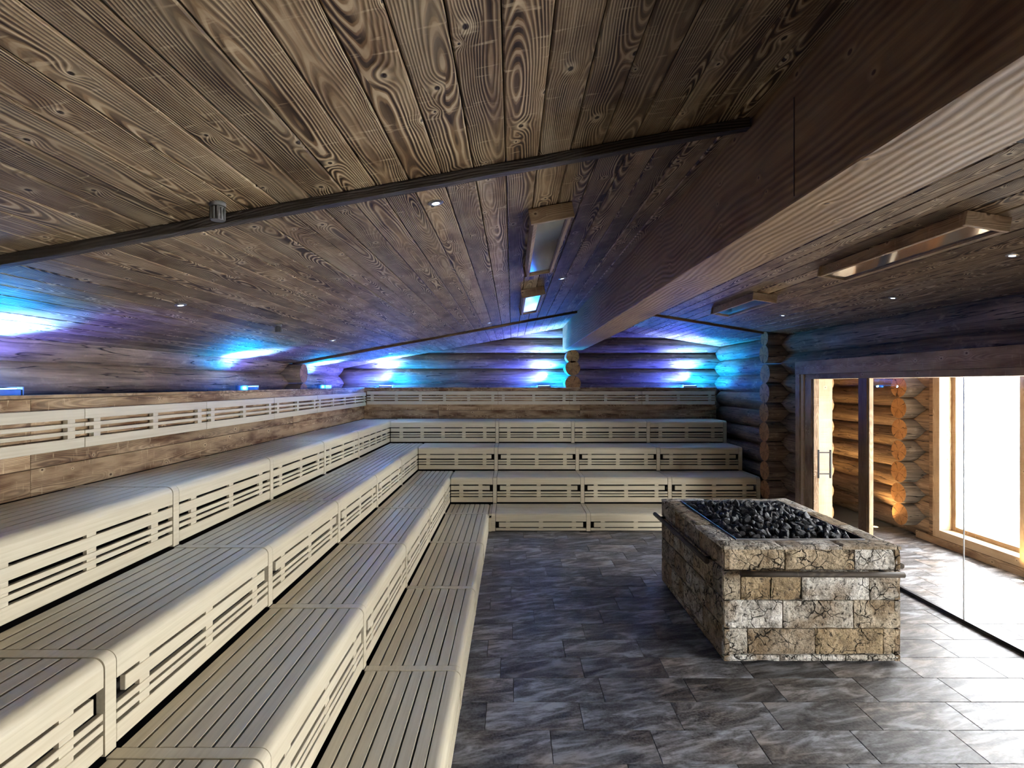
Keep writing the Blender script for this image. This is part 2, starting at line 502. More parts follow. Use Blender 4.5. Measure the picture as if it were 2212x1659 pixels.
# ------------------------------------------------------------------ ceiling: roof deck, planks
def quad(pts, mat):
    me = mesh_from(pts, [(0, 1, 2, 3)])
    me.materials.append(mat)
    return me
dk = 0.05
deck_v = []
def zl(x): return ceil_l(x) + dk
def zr(x): return ceil_r(x) + dk
xs = [(-4.3, zl(-4.3)), (1.17, zl(1.17)), (1.18, zr(1.18)), (4.7, zr(4.7))]
v, f = [], []
for (x, z) in xs:
    v += [(x, Y_NEAR - .3, z), (x, 10.8, z), (x, Y_NEAR - .3, z + 0.12), (x, 10.8, z + 0.12)]
for i in range(3):
    a, b = i * 4, i * 4 + 4
    f += [(a, b, b + 1, a + 1), (a + 2, a + 3, b + 3, b + 2)]
    f += [(a, a + 2, b + 2, b), (a + 1, b + 1, b + 3, a + 3)]
f += [(0, 1, 3, 2), (12, 14, 15, 13)]
ceiling = obj('ceiling', mesh_from(v, f), None, mat=M['deck'])
tag(ceiling, 'low double pitched ceiling of scorched brown planks', 'ceiling', kind='structure')
PW = 0.137
SEG = [(Y_NEAR, 2.144), (2.144, 7.79), (7.79, 10.35)]
def planks(side):
    if side == 'l':
        x_hi, x_lo, cf, ang, sl = 1.02, -3.42, ceil_l, -A_L, 0.184
        start = -0.0272
    else:
        x_hi, x_lo, cf, ang, sl = 4.24, 1.33, ceil_r, A_R, -0.163
        start = 1.40
    step = PW * math.cos(ang)
    k_lo = math.floor((x_lo - start) / step)
    k_hi = math.ceil((x_hi - start) / step)
    for k in range(k_lo, k_hi):
        xa = max(start + k * step, x_lo); xb = min(start + (k + 1) * step, x_hi)
        if xb - xa < 0.03: continue
        for (ya, yb) in SEG:
            xm = (xa + xb) / 2
            w = (xb - xa) / math.cos(ang) - 0.0035
            t = 0.02
            jit = random.uniform(-0.0015, 0.0015)
            me = box_mesh(w, (yb - ya) - 0.004, t, M['plank'], 0.005)
            zc = cf(xm) + (t / 2) / math.cos(ang) + 0.001 + jit
            obj('plank', me, ceiling, (xm, (ya + yb) / 2, zc), (0, ang, 0))
planks('l'); planks('r')

# battens across the ceiling
def batten(name, x0, x1, cf, ang, y, w, t, mat, label):
    L = (x1 - x0) / math.cos(ang)
    xm = (x0 + x1) / 2
    me = box_mesh(w, L, t, mat, 0.003)
    o = obj(name, me, None, (xm, y, cf(xm) - t / 2 / math.cos(ang)))
    # length (local y) along the slope of x
    o.rotation_euler = Matrix(((0, math.cos(ang), math.sin(ang) * 1.0), (-1, 0, 0), (0, -math.sin(ang), math.cos(ang)))).to_euler()
    return tag(o, label, 'trim', kind='structure')
batten('trim_1', -3.33, 0.99, ceil_l, -A_L, 2.144, 0.045, 0.042, M['batten'], 'dark batten crossing the larger ceiling slope close to the camera')
batten('trim_2', 1.36, 3.95, ceil_r, A_R, 2.144, 0.045, 0.042, M['batten'], 'dark batten crossing the ceiling slope above the stove')
batten('trim_3', -3.33, 0.99, ceil_l, -A_L, 7.79, 0.05, 0.03, M['brown_batten'], 'thin brown batten crossing the larger ceiling slope near the end wall')
batten('trim_4', 1.36, 3.9, ceil_r, A_R, 7.79, 0.05, 0.03, M['brown_batten'], 'thin brown batten crossing the smaller ceiling slope near the end wall')

# ridge beam
beam = empty('ceiling_beam', (1.17, 4.3, 2.745))
tag(beam, 'massive brown glued timber beam running along the ridge of the ceiling', 'beam')
bl = 10.12 - Y_NEAR
me = box_mesh(0.62, bl, 0.347, M['beam'], 0.004)
obj('timber', me, beam, (0.0035, (10.12 + Y_NEAR) / 2 - 4.3, 0.31), (0, R(90), 0))
box('expansion_joint', -0.1725, -0.169, 1.813 - 4.3 - 0.0015, 1.813 - 4.3 + 0.0015, 0.02, 0.37, M['dark_wood'], beam)

# ------------------------------------------------------------------ log walls
def add_log(parent, p0, axis, length, r, mat='log', end='log_end', seg=22, seed=0, name='log'):
    me = tube_mesh(r, r * random.uniform(0.97, 1.03), length, M[mat], seg, M[end], wob=0.045, rings=max(2, int(length * 3)), seed=random.randint(0, 999))
    o = obj(name, me, parent, p0)
    if axis == 'x': o.rotation_euler = (0, 0, R(-90))
    return o

def zlist(start, lo):
    z = start
    while z > lo:
        yield z
        z -= PITCH

# left wall, logs run along y
wl = obj('wall_left', box_mesh(0.08, 12.2, 2.6, M['deck']), None, (-3.75, 4.5, 1.28))
tag(wl, 'log wall above the panelling of the long bench run', 'wall', kind='structure')
for z in zlist(2.403, 1.7):
    add_log(wl, (XLOG_L - LR + 3.75, Y_NEAR - 4.5, z - 1.28), 'y', 10.45 - Y_NEAR, LR)
for z in zlist(2.257, 1.8):
    o = add_log(wl, (-3.15 + 3.75 - 0.45, 7.75 - 4.5, z - 1.28), 'x', 0.45, 0.148)
# back wall, logs along x
wb = obj('wall_back', box_mesh(8.6, 0.08, 3.5, M['deck']), None, (0.45, 10.55, 1.65))
tag(wb, 'log wall closing the room behind the end benches', 'wall', kind='structure')
for z in [3.136, 2.843, 2.55, 2.257, 1.964, 1.671]:
    lo = max(-3.6, (z - 0.13 - EYE - 0.927) / 0.184); hi = min(4.4, (EYE + 1.411 - z + 0.13) / 0.163)
    add_log(wb, (lo - 0.45, YLOG_B + LR - 10.55, z - 1.65), 'x', hi - lo, LR)
for z, r in ((2.628, 0.125), (2.403, 0.142), (2.11, 0.15), (1.817, 0.15)):
    add_log(wb, (1.165 - 0.45, 9.8 - 10.55, z - 1.65), 'y', 0.6, r)
# right wall, logs along y, opening of the glazed front begins at y = 6.98
wr = obj('wall_right', box_mesh(0.06, 3.3, 2.8, M['deck']), None, (4.22, 8.75, 1.36))
tag(wr, 'log wall with a glazed front towards the anteroom', 'wall', kind='structure')
for z in (2.696, 2.403):
    add_log(wr, (0, Y_NEAR - 8.75, z - 1.36), 'y', 10.4 - Y_NEAR, LR)
for z in zlist(2.11, 0.0):
    add_log(wr, (0, 6.98 - 8.75, z - 1.36), 'y', 10.4 - 6.98, LR, end='log_end')
for i, z in enumerate([2.79, 2.55] + list(zlist(2.257, 0.1))):
    r = 0.11 if i == 0 else (0.138 if i == 1 else 0.15 * random.uniform(0.95, 1.02))
    add_log(wr, (3.82 + random.uniform(-.012, .012) - 4.22, 7.75 - 8.75, z - 1.36), 'x', 0.62, r)
# wall behind the camera
wf = obj('wall_front', box_mesh(8.4, 0.12, 3.5, M['plaster']), None, (0.4, Y_NEAR - 0.1, 1.7))
tag(wf, 'plain brown wall opposite the end benches', 'wall', kind='structure')

# ------------------------------------------------------------------ panelling behind the top tier, ledges
def panelling(name, label, along, const, a0, a1, joints):
    root = empty(name, (0, 0, H[4]))
    tag(root, label, 'wall panelling', kind='structure')
    rows = [(1.437, 1.598), (1.598, 1.757), (1.757, 1.912), (1.912, 2.012)]
    cuts = [a0] + joints + [a1]
    for (z0, z1) in rows:
        for c0, c1 in zip(cuts[:-1], cuts[1:]):
            me = box_mesh(z1 - z0 - 0.003, c1 - c0 - 0.003, 0.025, M['panel'], 0.002)
            m_ = (c0 + c1) / 2; zm = (z0 + z1) / 2 - H[4]
            j = random.uniform(-.001, .001)
            if along == 'y':
                o = obj('plank', me, root, (const - 0.0125 + j, m_, zm), (0, R(90), 0))
            else:
                o = obj('plank', me, root, (m_, const + 0.0125 + j, zm))
                o.rotation_euler = Matrix(((0, 1, 0), (0, 0, -1), (-1, 0, 0))).to_euler()
    if along == 'y':
        box('cap_board', const - 0.06, const + 0.008, a0, a1, 2.013 - H[4], 2.034 - H[4], M['panel'], root, 0.002)
        box('ledge_board', XLOG_L - 0.05, const - 0.062, a0, a1, 2.0 - H[4], 2.022 - H[4], M['dark_wood'], root)
    else:
        box('cap_board', a0, a1, const - 0.008, const + 0.06, 2.013 - H[4], 2.034 - H[4], M['panel'], root, 0.002)
        box('ledge_board', a0 - 0.5, a1, const + 0.062, YLOG_B + 0.05, 2.0 - H[4], 2.022 - H[4], M['dark_wood'], root)
    return root
panelling('wall_panelling', 'scorched plank panelling behind the top tier of the long run', 'y', X5, 0.4, Y5, [3.0, 6.6])
panelling('wall_panelling', 'scorched plank panelling behind the top tier of the end benches', 'x', Y5, X5 - 0.02, 3.9, [-1.4, 1.3])

# ------------------------------------------------------------------ benches
BAND = 0.055
NOSE_R = 0.045
def nose_profile(z1, top_back, down, t=0.03):
    pts = [(-top_back, z1)]
    for i in range(9):
        a = math.pi / 2 * (1 - i / 8)
        pts.append((-NOSE_R + NOSE_R * math.cos(a), z1 - NOSE_R + NOSE_R * math.sin(a)))
    pts.append((0, z1 - down))
    pts.append((-t, z1 - down))
    ri = NOSE_R - t
    for i in range(5):
        a = math.pi / 2 * (i / 4)
        pts.append((-NOSE_R + ri * math.cos(a), z1 - NOSE_R + ri * math.sin(a)))
    pts.append((-top_back, z1 - t))
    return pts

def smooth_prism(key, prof, y0, y1):
    k = ('prism', key, round(y1 - y0, 4))
    if k not in _cache:
        me = prism_mesh(prof, -(y1 - y0) / 2, (y1 - y0) / 2, M['bench'])
        for p in me.polygons:
            p.use_smooth = len(p.vertices) == 4
        try:
            me.set_sharp_from_angle(angle=R(30))
        except Exception: pass
        _cache[k] = me
    return _cache[k]

def bench_unit(name, origin, rz, tier, depth, length, face_len, band, label, group, notch=(True, True), end_band=False, corner=False):
    """local: +x is the front, y the length, origin at front bottom start"""
    z0, z1 = H[tier - 1], H[tier]
    hh = z1 - z0
    u = empty(name, (origin[0], origin[1], z0), rz)
    tag(u, label, 'bench', group)
    ys = BAND / 2 + 0.006 if band else 0.004
    ye = length - (BAND / 2 + 0.006)
    yf = face_len - ((BAND / 2 + 0.006) if abs(face_len - length) < 1e-6 else 0.004)
    top = hh
    # seat slats
    nose_top = 0.083
    n = 7
    back_gap = 0.014
    usable = depth - nose_top - back_gap
    w = usable / n
    me = box_mesh(w - 0.0105, ye - ys, 0.026, M['bench'], 0.002)
    for i in range(n):
        xc = -nose_top - w * (i + 0.5) - 0.003
        obj('seat_slat', me, u, (xc, (ys + ye) / 2, top - 0.013))
    # rounded front rail
    prof = nose_profile(top, nose_top, 0.112)
    yn = ye if corner else yf
    me = smooth_prism(('nose', tier), prof, ys, yn)
    obj('nose_board', me, u, (0, (ys + yn) / 2, 0))
    if corner and tier == 1:
        py = TY[1] - origin[1]
        obj('corner_post', box_mesh(0.036, 0.06, top - 0.06, M['bench'], 0.003), u, (0.019, py + 0.024, (top - 0.06) / 2))
        obj('corner_fill', box_mesh(0.034, ye - py - 0.006, 0.03, M['bench'], 0.002), u, (0.019, (py + ye) / 2, top - 0.017))
    fl_ = yf - ys
    # face boards
    def face(nm, za, zb, ya, yb, back=0.0):
        m_ = box_mesh(0.024, yb - ya, zb - za, M['bench'], 0.0022)
        return obj(nm, m_, u, (-0.012 - back, (ya + yb) / 2, (za + zb) / 2))
    na = ys + (0.045 if (notch[0] and band) else 0)
    nb = yf - (0.045 if notch[1] and abs(face_len - length) < 1e-6 else 0)
    slots = []
    if tier == 1:
        face('face_board', 0.062, 0.128, na, nb)
        face('bottom_board', 0.012, 0.046, ys, yf)
        slots = [(0.128, top - 0.112), (0.046, 0.062)]
    else:
        s = hh / 0.39
        b = [(0.200, 0.262), (0.150, 0.177), (0.110, 0.137), (0.020, 0.093)]
        b = [(p * s, q * s) for p, q in b]
        face('face_board', b[0][0], b[0][1], na, nb)
        face('face_slat', b[1][0], b[1][1], ys, yf)
        face('face_slat', b[2][0], b[2][1], ys, yf)
        face('bottom_board', b[3][0], b[3][1], ys, yf)
        slots = [(b[0][1], top - 0.112), (b[1][1], b[0][0]), (b[2][1], b[1][0]), (b[3][1], b[2][0])]
    # spacers bridging the slots
    if fl_ > 1.0:
        mid = (ys + yf) / 2
        if fl_ < 1.5: pos = [mid - 0.47, mid, mid + 0.47]
        else: pos = [ys + 0.19 + (fl_ - 0.38) * i / 4 for i in range(5)]
    elif fl_ > 0.4: pos = [ys + 0.16, yf - 0.19]
    else: pos = [] if fl_ < 0.2 else [(ys + yf) / 2]
    for yp in pos:
        for (za, zb) in slots:
            m_ = box_mesh(0.02, 0.06, zb - za, M['bench'])
            obj('spacer', m_, u, (-0.0145, yp, (za + zb) / 2))
    # near-black panel added inside, standing in for shade in the slots
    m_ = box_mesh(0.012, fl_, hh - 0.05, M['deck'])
    obj('slot_shade_panel', m_, u, (-0.085, (ys + yf) / 2, hh / 2 - 0.012))
    # end frame strip
    def strip(y):
        pr = nose_profile(top + 0.0015, depth - 0.004, top - 0.004, 0.034)
        pr = [(x + 0.0015, z) for x, z in pr]
        mm = smooth_prism(('band', tier, round(depth, 3)), pr, -BAND / 2, BAND / 2)
        obj('end_frame', mm, u, (0, y, 0))
    if band: strip(0)
    if end_band: strip(length)
    return u

ORD = ['first', 'second', 'third', 'fourth', 'fifth', 'sixth']
TIER = [None, 'lowest', 'second', 'third', 'top']
starts = [0.675, 2.0, 3.325, 4.65, 5.975, 7.3]
for t in range(1, 5):
    for i, y in enumerate(starts):
        last = i == len(starts) - 1
        end = TY[t + 1] - 0.012 if last else starts[i + 1]
        ln = end - y
        fln = (TY[t] - y - 0.004) if last else ln
        if last and t == 1:
            fln = 0.3
        if i == 0 and t in (1, 4): continue
        lab = '%s cream slatted bench unit from the camera in the %s tier of the long run' % (ORD[i - (1 if t in (1, 4) else 0)], TIER[t])
        if last: lab = 'cream slatted bench unit in the corner at the far end of the %s tier' % TIER[t]
        bench_unit('bench_unit', (TX[t], y, 0), 0, t, TX[t] - TX[t + 1], ln, max(fln, 0.12), True, lab,
                   'bench units of the long run', notch=(t < 4, t < 4 and not last), corner=last)
bx = [-0.265, 1.09, 2.44, BACK_END - 0.03]
for t in range(1, 5):
    segs = []
    if t > 1: segs.append((TX[t] + 0.006, bx[0], False))
    for a, b in zip(bx[:-1], bx[1:]): segs.append((a, b, True))
    for i, (a, b, band) in enumerate(segs):
        j = i if t == 1 else i - 1
        if j < 0:
            lab = 'grey cream bench unit of the %s end wall tier touching the long run' % TIER[t]
        else:
            lab = '%s cream bench unit from the corner joint in the %s tier along the end wall' % (ORD[j], TIER[t])
        bench_unit('bench_unit', (a, TY[t], 0), R(-90), t, TY[t + 1] - TY[t], b - a, b - a, band, lab,
                   'bench units of the end wall', notch=(t < 4, t < 4), end_band=(i == len(segs) - 1))

# backrests
def backrest(origin, rz, length, label, group, npos):
    u = empty('backrest', origin, rz)
    tag(u, label, 'backrest', group)
    L = length - 0.006
    y0, y1 = 0.003, 0.003 + L
    parts = [('back_board', 0.185, 0.25), ('back_slat', 0.136, 0.161), ('back_slat', 0.089, 0.112), ('back_board', 0.0, 0.065)]
    for nm, za, zb in parts:
        me = box_mesh(0.022, L, zb - za, M['bench'], 0.002)
        obj(nm, me, u, (-0.011, (y0 + y1) / 2, (za + zb) / 2))
    for yp in npos:
        me = box_mesh(0.03, 0.055, 0.125, M['bench'])
        obj('cross_bar', me, u, (-0.018, yp, 0.125))
    return u
bz = 1.69
for i, y in enumerate(starts[1:]):
    end = starts[i + 2] if i + 2 < len(starts) else Y5 - 0.05
    ln = end - y
    if ln < 1.5: pos = [0.10, ln / 2, ln - 0.10]
    else: pos = [0.10 + (ln - 0.2) * k / 4 for k in range(5)]
    backrest((X5 + 0.048, y, bz), 0, ln, '%s pale slatted backrest from the camera on the panelling of the long run' % ORD[i], 'backrests of the long run', pos)
bxs = [X5 + 0.06, -0.265, 1.09, 2.47, 3.86]
for i, (a, b) in enumerate(zip(bxs[:-1], bxs[1:])):
    ln = b - a
    pos = [0.10 + (ln - 0.2) * k / (5 if ln > 2 else 2) for k in range(6 if ln > 2 else 3)]
    backrest((a, Y5 - 0.048, bz + 0.02), R(-90), ln, '%s grey cream slatted backrest from the corner on the end wall panelling' % ORD[i], 'backrests of the end wall', pos)

# ------------------------------------------------------------------ stove
SX0, SX1, SY0, SY1, SZ1 = 1.590, 2.925, 3.845, 5.456, 0.884
stove = empty('sauna_stove', ((SX0 + SX1) / 2, (SY0 + SY1) / 2, 0))
tag(stove, 'square sauna stove clad in rough split limestone, filled with black stones', 'stove')
scx, scy = (SX0 + SX1) / 2, (SY0 + SY1) / 2
TH = 0.045
# core as an open tray
for nm, a in (('core_wall', (SX0 + TH, SX1 - TH, SY0 + TH, SY0 + 0.15, 0.03, 0.85)), ('core_wall', (SX0 + TH, SX1 - TH, SY1 - 0.15, SY1 - TH, 0.03, 0.85)),
              ('core_wall', (SX0 + TH, SX0 + 0.15, SY0 + 0.15, SY1 - 0.15, 0.03, 0.85)), ('core_wall', (SX1 - 0.15, SX1 - TH, SY0 + 0.15, SY1 - 0.15, 0.03, 0.85)),
              ('stone_bed', (SX0 + 0.15, SX1 - 0.15, SY0 + 0.15, SY1 - 0.15, 0.03, 0.80))):
    x0, x1, y0, y1, z0, z1 = a
    box(nm, x0 - scx, x1 - scx, y0 - scy, y1 - scy, z0, z1, M['black'], stove)

TINTS = [(0.80, 0.66, 0.48), (0.84, 0.80, 0.73), (0.66, 0.52, 0.34), (1.0, 0.98, 0.95), (0.76, 0.66, 0.52), (0.58, 0.49, 0.38)]  # front and rim tints, lightened to make up for weak front light
def stone_mesh(w, h, t, seed, amp=0.012):
    """rough-faced slab: face towards -y, width along x, height along z, centred in x and z, back at y = t"""
    nx = max(4, int(w / 0.028)); nz = max(2, int(h / 0.028))
    v, f = [], []
    for j in range(nz + 1):
        for i in range(nx + 1):
            x = -w / 2 + w * i / nx; z = -h / 2 + h * j / nz
            q = Vector((x * 7 + seed * 3.7, z * 7, seed * 1.3))
            d = mnoise.fractal(q, 0.9, 2.1, 4) * amp + mnoise.noise(q * 0.45) * amp * 0.9
            e = min(i, nx - i, j * 1.0, (nz - j) * 1.0)
            if e == 0: d = min(d, 0) - 0.006
            x += 0.004 * mnoise.noise(q * 2.3) if 0 < i < nx else 0
            v.append((x, -d, z))
    nvx = nx + 1
    for j in range(nz):
        for i in range(nx):
            a = j * nvx + i
            f.append((a, a + 1, a + nvx + 1, a + nvx))
    base = len(v)
    v += [(-w / 2, t, -h / 2), (w / 2, t, -h / 2), (w / 2, t, h / 2), (-w / 2, t, h / 2)]
    f.append((base + 3, base + 2, base + 1, base))
    bot = [i for i in range(nvx)]; topv = [nz * nvx + i for i in range(nvx)]
    lef = [j * nvx for j in range(nz + 1)]; rig = [j * nvx + nx for j in range(nz + 1)]
    f.append(tuple([base, base + 1] + bot[::-1]))
    f.append(tuple([base + 2, base + 3] + topv))
    f.append(tuple([base + 3, base] + lef))
    f.append(tuple([base + 1, base + 2] + rig[::-1]))
    me = mesh_from(v, f)
    me.materials.append(M['stone'])
    return me

ROWS = [(0.700, 0.862), (0.474, 0.696), (0.262, 0.470), (0.066, 0.258), (0.014, 0.062)]
front_cuts = [[520, 945, 1425, 1745], [520, 640, 850, 1060, 1530, 1745], [520, 930, 1420, 1745], [520, 690, 1155, 1625, 1745], [520, 910, 1365, 1745]]
front_tint = [[0, 0, 3], [4, 2, 2, 3, 1], [3, 1, 4], [1, 5, 2, 0], [3, 3, 1]]
sd = 1
def side_cuts(n, seed):
    rr = random.Random(seed)
    c = [520]
    while c[-1] < 1745 - 230: c.append(c[-1] + rr.randint(190, 430))
    if 1745 - c[-1] < 150: c.pop()
    return c + [1745]
for side in range(4):       # front, left, right, back
    for ri, (z0, z1) in enumerate(ROWS):
        cuts = front_cuts[ri] if side == 0 else side_cuts(4, side * 10 + ri)
        full = (SX1 - SX0) if side in (0, 3) else (SY1 - SY0)
        for ci, (a, b) in enumerate(zip(cuts[:-1], cuts[1:])):
            u0 = (a - 520) / 1225 * full; u1 = (b - 520) / 1225 * full
            sd += 1
            me = stone_mesh(u1 - u0 - 0.008, z1 - z0 - 0.006, TH, sd, 0.016 if side == 0 else 0.009)
            um = (u0 + u1) / 2; zm = (z0 + z1) / 2
            tint = TINTS[front_tint[ri][ci]] if side == 0 else random.choice([(0.42, 0.34, 0.25), (0.50, 0.40, 0.29), (0.40, 0.36, 0.31), (0.55, 0.51, 0.45)])  # sides and back get darker tints: shade put into the colour
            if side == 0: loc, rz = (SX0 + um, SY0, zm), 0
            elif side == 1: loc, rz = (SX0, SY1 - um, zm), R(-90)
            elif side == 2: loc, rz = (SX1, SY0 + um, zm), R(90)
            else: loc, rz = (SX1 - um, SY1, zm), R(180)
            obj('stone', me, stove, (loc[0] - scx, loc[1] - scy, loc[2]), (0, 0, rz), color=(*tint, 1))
# rim slabs: rough face up
def rim(w, d, cx, cy, rz, seed, tint):
    me = stone_mesh(w, d, 0.028, seed, 0.006)
    obj('rim_slab', me, stove, (cx - scx, cy - scy, SZ1), (R(-90), 0, rz), color=(*tint, 1))
RW = 0.16
for k in range(3):
    wd = (SX1 - SX0) / 3
    rim(wd - 0.004, RW, SX0 + wd * (k + .5), SY0 + RW / 2, 0, 60 + k, TINTS[(k * 2 + 1) % 6])
    rim(wd - 0.004, RW * .8, SX0 + wd * (k + .5), SY1 - RW * .4, 0, 70 + k, TINTS[(k * 2 + 3) % 6])
    ln = (SY1 - SY0 - RW * 1.8) / 3
    rim(ln - 0.004, RW, SX0 + RW / 2, SY0 + RW + ln * (k + .5), R(90), 80 + k, TINTS[(k + 3) % 6])
    rim(ln - 0.004, RW, SX1 - RW / 2, SY0 + RW + ln * (k + .5), R(90), 90 + k, TINTS[(k + 1) % 6])
# inner steel lip
ix0, ix1, iy0, iy1 = SX0 + RW + .002, SX1 - RW - .002, SY0 + RW + .002, SY1 - RW * .8 - .002
for a in ((ix0, ix1, iy0, iy0 + .006), (ix0, ix1, iy1 - .006, iy1), (ix0, ix0 + .006, iy0, iy1), (ix1 - .006, ix1, iy0, iy1)):
    box('inner_lip', a[0] - scx, a[1] - scx, a[2] - scy, a[3] - scy, 0.79, 0.889, M['steel'], stove)
# rails with brackets
def stove_rail(p0, p1, r=0.021):
    p0, p1 = Vector(p0), Vector(p1)
    d = p1 - p0
    me = tube_mesh(r, r, d.length, M['rail'], 14, M['rail'], wob=0.04, rings=4)
    o = obj('rail', me, stove, (p0.x - scx, p0.y - scy, p0.z))
    o.rotation_euler = d.to_track_quat('Y', 'Z').to_euler()
    return o
def bracket(rail_o, p0, p1):
    p0, p1 = Vector(p0), Vector(p1)
    d = p1 - p0
    me = tube_mesh(0.012, 0.012, d.length, M['black'], 10, M['black'])
    q = rail_o.rotation_euler.to_quaternion().inverted()
    base = Vector((p0.x - scx, p0.y - scy, p0.z)) - Vector(rail_o.location)
    o = obj('bracket', me, rail_o, q @ base)
    o.rotation_euler = (q @ d.to_track_quat('Y', 'Z')).to_euler()
ZR = 0.704
rail_f = stove_rail((1.69, SY0 - 0.062, ZR - 0.008), (2.895, SY0 - 0.062, ZR - 0.014))
rail_l = stove_rail((SX0 - 0.055, 4.03, ZR), (SX0 - 0.055, 5.50, ZR))
rail_r = stove_rail((SX1 + 0.06, 3.92, ZR), (SX1 + 0.06, 5.40, ZR))
for xx in (1.78, 2.77): bracket(rail_f, (xx, SY0 + 0.01, ZR - 0.01), (xx, SY0 - 0.06, ZR - 0.01))
for yy in (4.12, 5.35):
    bracket(rail_l, (SX0 + 0.01, yy, ZR), (SX0 - 0.055, yy, ZR))
    bracket(rail_r, (SX1 - 0.01, yy, ZR), (SX1 + 0.06, yy, ZR))
for xx in (SX0 + 0.14, SX1 - 0.14):
    for yy in (SY0 + 0.1, SY1 - 0.1):
        box('foot', xx - .02 - scx, xx + .02 - scx, yy - .02 - scy, yy + .02 - scy, 0.0, 0.032, M['black'], stove)
# stones in the stove
rock_meshes = []
for k in range(9):
    bm = bmesh.new()
    bmesh.ops.create_icosphere(bm, subdivisions=2, radius=1.0)
    cutn = [Vector((random.uniform(-1, 1), random.uniform(-1, 1), random.uniform(-1, 1))).normalized() for _ in range(9)]
    ax = (random.uniform(.85, 1.25), random.uniform(.7, 1.0), random.uniform(.6, .85))
    for vv in bm.verts:
        q = vv.co * 1.1 + Vector((k * 5.3, 0, 0))
        d = 1 + 0.3 * mnoise.noise(q) + 0.16 * mnoise.noise(q * 2.7)
        for cn in cutn:
            pr = vv.co.dot(cn)
            if pr > 0.62: vv.co -= cn * (pr - 0.62)
        vv.co = Vector((vv.co.x * ax[0], vv.co.y * ax[1], vv.co.z * ax[2])) * d * 0.055
    me = bpy.data.meshes.new('rock'); bm.to_mesh(me); bm.free()
    me.materials.append(M['rock'])
    rock_meshes.append(me)
nxr, nyr = 15, 18
for j in range(nyr):
    for i in range(nxr):
        fx, fy = (i + .5) / nxr, (j + .5) / nyr
        x = ix0 + .02 + (ix1 - ix0 - .04) * (fx + random.uniform(-.02, .02))
        y = iy0 + .02 + (iy1 - iy0 - .04) * (fy + random.uniform(-.018, .018))
        x = min(max(x, ix0 + .062), ix1 - .062); y = min(max(y, iy0 + .062), iy1 - .062)
        dome = 0.045 * (1 - (2 * fx - 1) ** 4) * (1 - (2 * fy - 1) ** 4)
        z = 0.846 + dome + random.uniform(-0.012, 0.022)
        o = obj('sauna_rock', random.choice(rock_meshes), None, (x, y, z),
                (random.uniform(0, 6.28), random.uniform(0, 6.28), random.uniform(0, 6.28)))
        s = random.uniform(.66, 1.0)
        o.scale = (s, s, s)
        tag(o, 'rough black stone heaped in the limestone clad stove', 'stone', 'stones heaped in the stove')

# ------------------------------------------------------------------ glazed front, door, frame
# header casing and lining
t5 = empty('trim_5', (3.9, 4.5, 2.16))
tag(t5, 'wooden head casing with scorch marks above the glazed front', 'trim', kind='structure')
def vboard(name, x0, x1, y0, y1, z0, z1, mat, parent, o=(0, 0, 0), along='z', bev=0.002):
    """board with the grain running along the given axis"""
    dx, dy, dz = x1 - x0, y1 - y0, z1 - z0
    loc = ((x0 + x1) / 2 - o[0], (y0 + y1) / 2 - o[1], (z0 + z1) / 2 - o[2])
    if along == 'z':
        me = box_mesh(dy, dz, dx, mat, bev)       # local x -> y, local y -> z, local z -> x
        e = Matrix(((0, 0, 1), (1, 0, 0), (0, 1, 0))).to_euler()
    elif along == 'y':
        me = box_mesh(dz, dy, dx, mat, bev)       # local x -> -z
        e = (0, R(90), 0)
    else:
        me = box_mesh(dy, dx, dz, mat, bev)
        e = (0, 0, R(-90))
    return obj(name, me, parent, loc, e)
o5 = (3.9, 4.5, 2.16)
vboard('casing_board', 3.885, 3.925, Y_NEAR, 7.03, 2.232, 2.402, M['casing'], t5, o5, 'y')
vboard('head_lining', 3.925, 4.32, Y_NEAR, 6.98, 2.165, 2.23, M['casing'], t5, o5, 'y')
t6 = empty('trim_6', (3.95, 6.9, 0))
tag(t6, 'wooden door jamb casing beside the log ends', 'trim', kind='structure')
o6 = (3.95, 6.9, 0)
vboard('casing_board', 3.89, 3.925, 6.93, 7.03, 0.0, 2.23, M['casing'], t6, o6)
vboard('casing_edge', 3.905, 3.95, 6.862, 6.925, 0.0, 2.23, M['pale_casing'], t6, o6)
vboard('jamb_board', 3.915, 3.985, 6.70, 6.845, 0.0, 2.165, M['casing'], t6, o6)
vboard('door_stop', 3.93, 3.999, 6.668, 6.694, 0.0, 2.165, M['casing'], t6, o6)
vboard('outer_lining', 4.002, 4.205, 6.72, 6.97, 0.0, 2.165, M['pale_casing'], t6, o6)

door = empty('door_1', (3.967, 5.80, 0))
tag(door, 'frameless glass door with a slim black pull handle', 'door', kind='structure')
od = (3.967, 5.80, 0)
def pane(name, y0, y1, z0, z1, parent, o, x=3.967):
    me = quad([(x - o[0], y0 - o[1], z0 - o[2]), (x - o[0], y1 - o[1], z0 - o[2]), (x - o[0], y1 - o[1], z1 - o[2]), (x - o[0], y0 - o[1], z1 - o[2])], M['glass'])
    return obj(name, me, parent)
pane('glass_pane', 5.815, 6.655, 0.015, 2.155, door, od)
hnd = empty('handle', (0, 6.50 - 5.80, 1.085)); hnd.parent = door
for xx in (-0.075, 0.075):
    me = box_mesh(0.018, 0.018, 0.36, M['black'], 0.002)
    obj('pull_bar', me, hnd, (xx, 0, 0))
for zz in (-0.125, 0.145):
    me = box_mesh(0.15, 0.014, 0.014, M['black'])
    obj('bolt', me, hnd, (0, 0, zz))

